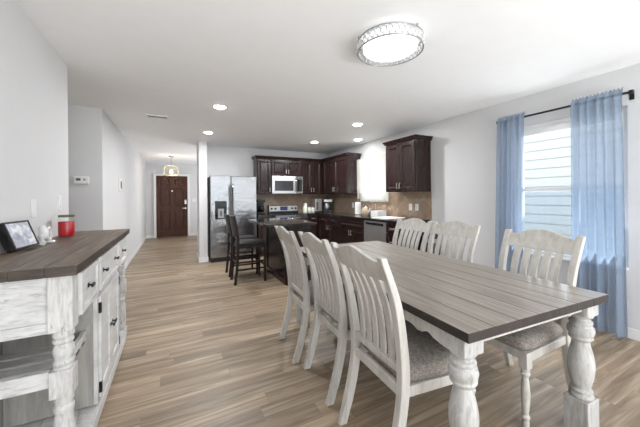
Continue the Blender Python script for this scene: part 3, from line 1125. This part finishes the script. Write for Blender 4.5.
# island
t = thing('kitchen_island', 'dark kitchen island with overhanging black granite top', 'kitchen island', (1.145, 3.83, 0))
m = MB()
zt_ = .874
m.box(.315, .70, .13, 1.15, .0, zt_)
for q in ((.307, .135), (.655, .135)):
    m.box(q[0], q[0] + .05, .118, .13, 0, zt_)
m.box(.357, .655, .12, .13, 0, .11)
m.build('body', H, t, .003)
m = MB().box(.300, .315, .14, 1.15, .0, .09).box(.300, .315, .14, .22, .09, zt_).box(.300, .315, 1.07, 1.15, .09, zt_).box(.300, .315, .22, 1.07, zt_ - .08, zt_)
m.build('side_panel', H, t, .002)
MB().box(0, .755, .0, 1.20, .875, .914).build('worktop', M['isl_granite'], t, .006, label='polished black granite island top')


# bar stools
def make_stool(label, loc, group):
    t = thing('bar_stool', label, 'stool', loc, 0, group)
    for s in (-1, 1):
        pts = catmull([(-.235, 0, 0), (-.205, 0, .30), (-.19, 0, .62), (-.205, 0, .82), (-.245, 0, 1.02)], 4)
        m = MB().loft([[(p.x - .019, s * .165 - .014, p.z), (p.x + .019, s * .165 - .014, p.z), (p.x + .019, s * .165 + .014, p.z), (p.x - .019, s * .165 + .014, p.z)] for p in pts])
        m.build('rear_leg', M['stool'], t, .003, smooth=30)
        m = MB().loft([[(.212 - w, s * .165 - w, z), (.212 + w, s * .165 - w, z), (.212 + w, s * .165 + w, z), (.212 - w, s * .165 + w, z)] for w, z in ((.014, 0), (.018, .575))])
        m.build('front_leg', M['stool'], t, .003)
        m = MB().box(-.20, .20, s * .165 - .009, s * .165 + .009, .20, .225).box(-.19, .20, s * .165 - .009, s * .165 + .009, .31, .335)
        m.build('stretcher', M['stool'], t)
    MB().box(.20, .222, -.15, .15, .24, .27).build('footrest', M['stool'], t, .002)
    MB().box(-.215, -.198, -.15, .15, .30, .325).build('stretcher', M['stool'], t)
    m = MB().box(-.20, .225, -.18, .18, .53, .577)
    m.build('seat_frame', M['stool'], t, .003)
    rings = []
    for zz, k in ((.578, .97), (.595, 1.0), (.612, .97), (.622, .85), (.626, .4)):
        ring = []
        for i in range(28):
            a = 2 * pi * i / 28
            ring.append((.018 + math.copysign(abs(cos(a)) ** .3, cos(a)) * .215 * k, math.copysign(abs(sin(a)) ** .3, sin(a)) * .188 * k, zz))
        rings.append(ring)
    MB().loft(rings).build('seat_cushion', M['leather'], t, smooth=60, label='black leather seat pad')
    rx = lambda z: -.19 - .055 * max(0, (z - .62) / .40) ** 1.3
    MB().slab([-.15, -.075, 0, .075, .15], [.70, .78, .86, .94, 1.015], lambda y, z: Vector((rx(z) - .018 - .02 * (1 - (y / .15) ** 2), y, z)), .03, (1, 0, 0)).build('backrest', M['leather'], t, .005)
    return t


st = make_stool('dark bar stool with leather pad nearer the dining table', (1.035, 4.51, 0), 'bar stools at the island')
dup(st, (1.035, 4.985, 0), 0, 'dark bar stool half hidden behind the other one, nearer the fridge', 'bar stools at the island')

# counter items: rear wall
t = thing('coffee_grinder', 'slim black appliance on the counter beside the fridge', 'appliance', (1.77, 6.45, .914))
MB().box(-.08, .08, -.09, .09, 0, .04).box(-.08, .08, .02, .09, .04, .26).box(-.08, .08, -.09, .09, .26, .33).build('body', M['black'], t, .008)
MB().lathe([(.045, .042), (.06, .07), (.06, .15), (.05, .19)], (0, -.035, 0), 18).build('carafe', M['blackglass'], t, smooth=40)
for i, (x, y, r, h, lab) in enumerate(((2.83, 6.35, .055, .17, 'cream canister nearest the stove'), (2.90, 6.49, .045, .235, 'tall cream canister behind the other canisters'),
                                       (2.945, 6.34, .046, .14, 'short cream canister third from the stove'), (3.045, 6.36, .042, .125, 'smallest cream canister beside the toaster'))):
    t = thing('canister', lab, 'canister', (x, y, .914), 0, 'cream canisters on the counter')
    MB().lathe([(r * .9, 0), (r, .006), (r, h * .82), (r * .96, h * .84)], (0, 0, 0), 22).build('body', M['cream'], t, smooth=40)
    MB().lathe([(r * .99, h * .841), (r * 1.02, h * .86), (r * .9, h * .93), (r * .25, h * .95), (r * .25, h), (.004, h * 1.01)], (0, 0, 0), 22).build('lid', M['ceramic'], t, smooth=40)
t = thing('toaster', 'tall stainless countertop appliance left of the black coffee maker', 'toaster', (3.19, 6.47, .914))
MB().box(-.09, .09, -.14, .14, .012, .335).build('body', M['softsteel'], t, .015)
MB().box(-.092, .092, -.142, .142, 0, .03).build('base', M['black'], t, .004)
MB().box(-.07, -.02, -.146, -.139, .05, .25).build('control_panel', M['steel_dk'], t)
t = thing('coffee_maker', 'black and silver coffee maker in the kitchen corner', 'coffee maker', (3.47, 6.40, .914), radians(-20))
MB().box(-.115, .115, -.13, .13, 0, .05).box(-.115, .115, .03, .13, .05, .25).box(-.115, .115, -.13, .13, .24, .325).build('body', M['black'], t, .01)
MB().lathe([(.05, .052), (.07, .08), (.07, .16), (.05, .21), (.052, .22)], (-.02, -.05, 0), 20).build('carafe', M['softsteel'], t, smooth=40)
MB().box(-.10, .10, -.134, -.129, .255, .31).build('panel', M['softsteel'], t)
MB().tube([(.05, -.06, .19), (.095, -.075, .18), (.095, -.075, .10), (.05, -.06, .085)], .009, 8).build('handle', M['black'], t, smooth=60)

# counter items: right wall
t = thing('paper_towel_roll', 'white paper towel roll standing left of the kettle', 'paper towel', (3.42, 4.97, .914))
MB().lathe([(.075, 0), (.075, .01), (.01, .012)], (0, 0, 0), 24).build('stand', M['chrome'], t, smooth=30)
MB().lathe([(.058, .013), (.062, .016), (.062, .258), (.058, .262)], (0, 0, 0), 28).build('roll', M['paper'], t, smooth=30)
MB().cyl(.007, .26, .30, (0, 0, 0), 10).build('rod', M['chrome'], t)
t = thing('kettle', 'tan enamel kettle with black handle on the counter', 'kettle', (3.42, 4.70, .914))
MB().lathe([(.085, 0), (.098, .02), (.100, .07), (.088, .12), (.06, .148), (.05, .152)], (0, 0, 0), 28).build('body', M['tan'], t, smooth=40)
MB().lathe([(.05, .152), (.045, .160), (.012, .166), (.012, .18), (.018, .186), (.004, .194)], (0, 0, 0), 20).build('lid', M['ceramic'], t, smooth=40)
MB().tube([(0, .085, .11), (0, .075, .19), (0, .0, .225), (0, -.075, .19), (0, -.085, .11)], .010, 8).build('handle', M['black'], t, smooth=60)
MB().tube([(0, -.085, .06), (0, -.125, .10), (0, -.145, .145)], [.02, .015, .011], 10).build('spout', M['ceramic'], t, smooth=60)
t = thing('dish_rack', 'white dish drying box beside the kettle', 'dish rack', (3.47, 4.36, .914))
t.scale = (.72, .70, .85)
m = MB()
m.box(-.14, .14, -.16, .16, 0, .008)
m.box(-.14, -.13, -.16, .16, .008, .125).box(.13, .14, -.16, .16, .008, .125).box(-.13, .13, -.16, -.15, .008, .125).box(-.13, .13, .15, .16, .008, .125)
m.build('body', M['white'], t, .003)
m = MB()
for k in range(9):
    m.box(-.12, .12, -.13 + k * .0325 - .002, -.13 + k * .0325 + .002, .06, .066)
m.build('rack', M['white'], t)
tag(MB().box(-.20, .20, -.21, .21, 0, .012).build('drying_mat', M['paper'], None, .004), 'flat white drying mat on the counter above the dishwasher', 'mat', loc=(3.33, 3.92, .9141))
t = thing('faucet', 'chrome gooseneck faucet behind the dish rack', 'faucet', (3.585, 4.60, .914))
MB().lathe([(.026, 0), (.026, .012), (.014, .02)], (0, 0, 0), 16).build('base', M['chrome'], t, smooth=40)
MB().tube([(0, 0, .015), (0, 0, .20), (-.02, 0, .25), (-.07, 0, .275), (-.12, 0, .25), (-.13, 0, .20)], .011, 10).build('spout', M['chrome'], t, smooth=60)
for y, lab in ((3.69, 'white double switch plate left of the pair on the tan backsplash'), (3.545, 'white outlet plate right of the pair on the tan backsplash'), (5.47, 'white outlet plate on the backsplash left of the paper towel roll')):
    t = thing('outlet', lab, 'outlet', (XR - .012, y, 1.105))
    MB().box(-.006, 0, -.036, .036, -.058, .058).build('plate', M['white'], t, .002)
    MB().box(-.010, -.005, -.017, .017, -.033, .033).build('socket', M['cream'], t, .002)

# slim bin at the end of the counter
t = thing('trash_bin', 'black and grey slim bin at the open end of the kitchen counter', 'bin', (3.47, 3.10, 0))
MB().lathe([(.10, 0), (.115, .01), (.125, .60)], (0, 0, 0), 28).build('body', M['black'], t, smooth=30)
MB().cyl(.128, .601, .66, (0, 0, 0), 28).build('rim', M['grey'], t, .003, label='grey rim band')
MB().lathe([(.128, .661), (.12, .70), (.08, .725), (.01, .73)], (0, 0, 0), 28).build('lid', M['black'], t, smooth=30)

# kitchen curtains
t = thing('kitchen_curtain', 'white lace swag curtain over the kitchen window', 'curtain', (XR - .085, 4.70, 0))
MB().tube([(0, -.53, 2.065), (0, .46, 2.065)], .008, 10).build('rod', M['white'], t, smooth=60)


def sheer(f, us, ws, name, mat, parent, th=.0016):
    m = MB()
    vs = [[m.bm.verts.new(f(u, w)) for w in ws] for u in us]
    for i in range(len(us) - 1):
        for j in range(len(ws) - 1):
            m.bm.faces.new((vs[i][j], vs[i + 1][j], vs[i + 1][j + 1], vs[i][j + 1]))
    o = m.build(name, mat, parent, smooth=80)
    return o


lin = lambda a, b, n: [a + (b - a) * i / n for i in range(n + 1)]
for nm, sgn, yo, yi, zlong, zshort in (('left_swag', 1, .46, .10, 1.20, 1.72), ('right_swag', -1, -.53, -.10, 1.16, 1.72)):
    def sw(u, w, yo=yo, yi=yi, zl=zlong, zs=zshort):
        y = yo + (yi - yo) * u
        zb = zl + (zs - zl) * u ** 1.1 + .03 * sin(u * 26)
        zz = 2.085 + (zb - 2.085) * w
        return Vector((-.030 + .012 * sin(u * 34 + w * 1.5) * (.35 + w * .65), y, zz))
    sheer(sw, lin(0, 1, 60), lin(0, 1, 12), 'swag', M['lace'], t)


def val(u, w):
    y = -.53 + .99 * u
    zb = 1.93 - .05 * sin(u * pi) + .012 * sin(u * 60)
    return Vector((-.020 + .007 * sin(u * 80), y, 2.09 + (zb - 2.09) * w))


sheer(val, lin(0, 1, 110), lin(0, 1, 6), 'valance', M['lace'], t)


def caf(u, w):
    y = -.50 + .94 * u
    return Vector((.024 + .008 * sin(u * 70), y, 1.45 + (1.19 - 1.45) * w + .006 * sin(u * 50) * w))


sheer(caf, lin(0, 1, 100), lin(0, 1, 6), 'cafe_panel', M['lace'], t)

# ------------------------------------------------------------------ dining window curtains
RX, RZc = XR - .09, 2.185
t = thing('curtain_rod', 'black curtain rod with square end bracket over the dining window', 'curtain rod', (RX, 1.565, RZc))
MB().tube([(0, -.575, 0), (0, .575, 0)], .011, 12).build('rod', M['blackmetal'], t, smooth=60)
for s in (-1, 1):
    m = MB().box(-.014, .014, s * .575 - .014, s * .575 + .014, -.016, .016).box(.0, .09, s * .555 - .008, s * .555 + .008, -.008, .008).box(.084, .0895, s * .555 - .016, s * .555 + .016, -.05, .03)
    m.build('bracket', M['blackmetal'], t, .002)


def curtain(label, ya, yb, yab, ybb, folds, seed):
    rnd = random.Random(seed)
    ph = [rnd.uniform(0, 6.28) for _ in range(4)]

    def f(u, w):
        a = .022 + .022 * w
        y0_ = ya + (yab - ya) * w ** .8
        y1_ = yb + (ybb - yb) * w ** .8
        uu = u + .018 * sin(u * 19 + ph[0]) * (1 - .4 * w)
        y = y0_ + (y1_ - y0_) * uu
        x = -.050 + a * (sin(uu * folds * 2 * pi + ph[1]) * .7 + .5 * sin(uu * folds * 3.1 + ph[2] + w * 1.5))
        if w < .03:
            x = -.026 + (x + .026) * (.25 + 25 * w)
        zz = RZc + .045 - (RZc + .045 - .035) * w
        if w < .025:
            zz += .008 * sin(uu * folds * 14)
        return Vector((x, y, zz - RZc))
    o = sheer(f, lin(0, 1, 150), [0, .01, .02, .03, .045] + lin(.07, 1, 26), 'curtain', M['curtain'], None)
    return tag(o, label, 'curtain', 'blue sheer curtains', loc=(RX, 0, RZc))


curtain('blue sheer curtain on the side of the window nearer the kitchen', 2.125, 1.815, 2.15, 1.845, 5, 3)
curtain('blue sheer curtain reaching the floor on the window side away from the kitchen', 1.395, 1.03, 1.40, 1.01, 6, 11)

# ------------------------------------------------------------------ ceiling: fixtures, vent, pendant
t = thing('ceiling_light', 'round flush ceiling light with silver crystal lattice over the dining table', 'ceiling light', (1.395, 1.61, C))
t.scale = (1.08, 1.08, 1.0)
MB().lathe([(.155, -.022), (.165, -.018), (.165, 0)], (0, 0, 0), 40).build('ceiling_pan', M['trim'], t, smooth=30)
m = MB().lathe([(.01, -.112), (.10, -.110), (.165, -.100), (.178, -.088), (.178, -.03), (.16, -.023)], (0, 0, 0), 48)
m.build('diffuser', M['lampglow'], t, smooth=50)
for z in (-.032, -.105):
    m = MB()
    pts = [(.212 * cos(a * 2 * pi / 64), .212 * sin(a * 2 * pi / 64), z) for a in range(65)]
    m.tube(pts, .0045, 8)
    m.build('ring', M['satin'], t, smooth=60)
m = MB()
for k in range(36):
    a = 2 * pi * (k + .5) / 36
    for z0, z1, sg in ((-.034, -.103, 1), (-.034, -.103, -1)):
        da = sg * pi / 36 * 1.9
        m.tube([(.211 * cos(a - da / 2), .211 * sin(a - da / 2), z0), (.211 * cos(a + da / 2), .211 * sin(a + da / 2), z1)], .0022, 5)
m.build('lattice', M['satin'], t)
m = MB()
for k in range(72):
    a = 2 * pi * k / 72
    z = -.052 if k % 2 else -.085
    m.lathe([(.002, -.010), (.0075, 0), (.002, .010)], (.212 * cos(a), .212 * sin(a), z), 6)
m.build('crystal_beads', M['crystal'], t)
m = MB()
for k in range(3):
    a = 2 * pi * k / 3 + .7
    m.tube([(.166 * cos(a), .166 * sin(a), -.012), (.211 * cos(a), .211 * sin(a), -.032)], .004, 6)
    m.lathe([(.002, .0), (.007, .006), (.007, .016), (.002, .022)], (.211 * cos(a), .211 * sin(a), -.030), 8)
m.build('mounting_arm', M['satin'], t)


def can(label, x, y, power):
    t = thing('recessed_light', label, 'recessed light', (x, y, C), 0, 'recessed kitchen lights')
    MB().lathe([(.092, -.001), (.095, -.006), (.072, -.009), (.070, -.002)], (0, 0, 0), 32).build('trim_ring', M['trim'], t, smooth=40)
    MB().lathe([(.070, -.004), (.066, -.012), (.050, -.019), (.01, -.022)], (0, 0, 0), 32).build('lens', M['canglow'], t, smooth=40)
    lamp('recessed_lamp', 'AREA', (x, y, C - .026), power * .9, (.97, .98, 1.0), shape='DISK', size=.13)


can('bright recessed ceiling light nearest the big fixture, on the hall side', .525, 3.79, 26)
can('bright recessed ceiling light closest to the white wall end by the fridge', .545, 5.36, 26)
can('bright recessed ceiling light in front of the lone wall cabinet', 2.605, 3.78, 26)
can('bright recessed ceiling light in front of the corner cabinets', 2.625, 5.39, 26)
can('dim recessed ceiling light close to the wall above the kitchen window', 3.30, 4.78, 1.5)

t = thing('ceiling_vent', 'white louvred air vent in the hall ceiling', 'vent', (-.20, 4.62, C))
m = MB().box(-.135, .135, -.075, -.058, -.014, 0).box(-.135, .135, .058, .075, -.014, 0).box(-.135, -.118, -.058, .058, -.014, 0).box(.118, .135, -.058, .058, -.014, 0)
m.build('frame', M['trim'], t, .002)
MB().box(-.118, .118, -.058, .058, -.001, 0).build('backing', M['slot'], t, label='dark vent opening')
m = MB()
for k in range(4):
    y = -.042 + k * .028
    m.box(-.117, .117, -.006, .006, -.0008, .0008, Matrix.Translation((0, y, -.010)) @ Matrix.Rotation(radians(14), 4, 'X'))
m.build('louvre', M['trim'], t)

t = thing('pendant_light', 'brass open frame lantern pendant hanging before the front door', 'pendant light', (-.06, 8.80, 0))
MB().lathe([(.06, C - .03), (.065, C - .02), (.065, C)], (0, 0, 0), 24).build('canopy', M['satin'], t, smooth=40)
MB().tube([(0, 0, C - .03), (0, 0, 2.17)], .006, 8).build('stem', M['satin'], t, smooth=60)
m = MB()
w_, z0, z1, zr = .165, 1.92, 2.09, 2.17
bar = .008
for sx in (-1, 1):
    for sy in (-1, 1):
        m.box(sx * w_ - bar, sx * w_ + bar, sy * w_ - bar, sy * w_ + bar, z0, z1)
        m.tube([(sx * w_, sy * w_, z1), (sx * .09, sy * .09, zr), (0, 0, zr + .01)], .006, 6)
for z in (z0, z1):
    for s in (-1, 1):
        m.box(-w_, w_, s * w_ - bar, s * w_ + bar, z - bar, z + bar)
        m.box(s * w_ - bar, s * w_ + bar, -w_, w_, z - bar, z + bar)
m.build('cage', M['brass'], t)
MB().cyl(.014, 2.06, 2.17, (0, 0, 0), 12).build('socket', M['brass'], t)
MB().lathe([(.012, 2.058), (.02, 2.04), (.036, 2.0), (.034, 1.98), (.02, 1.962), (.004, 1.958)], (0, 0, 0), 18).build('bulb', M['bulb'], t, smooth=60)
lamp('pendant_lamp', 'POINT', (-.06, 8.80, 2.0), 30, (1, .82, .62), shadow_soft_size=.04)
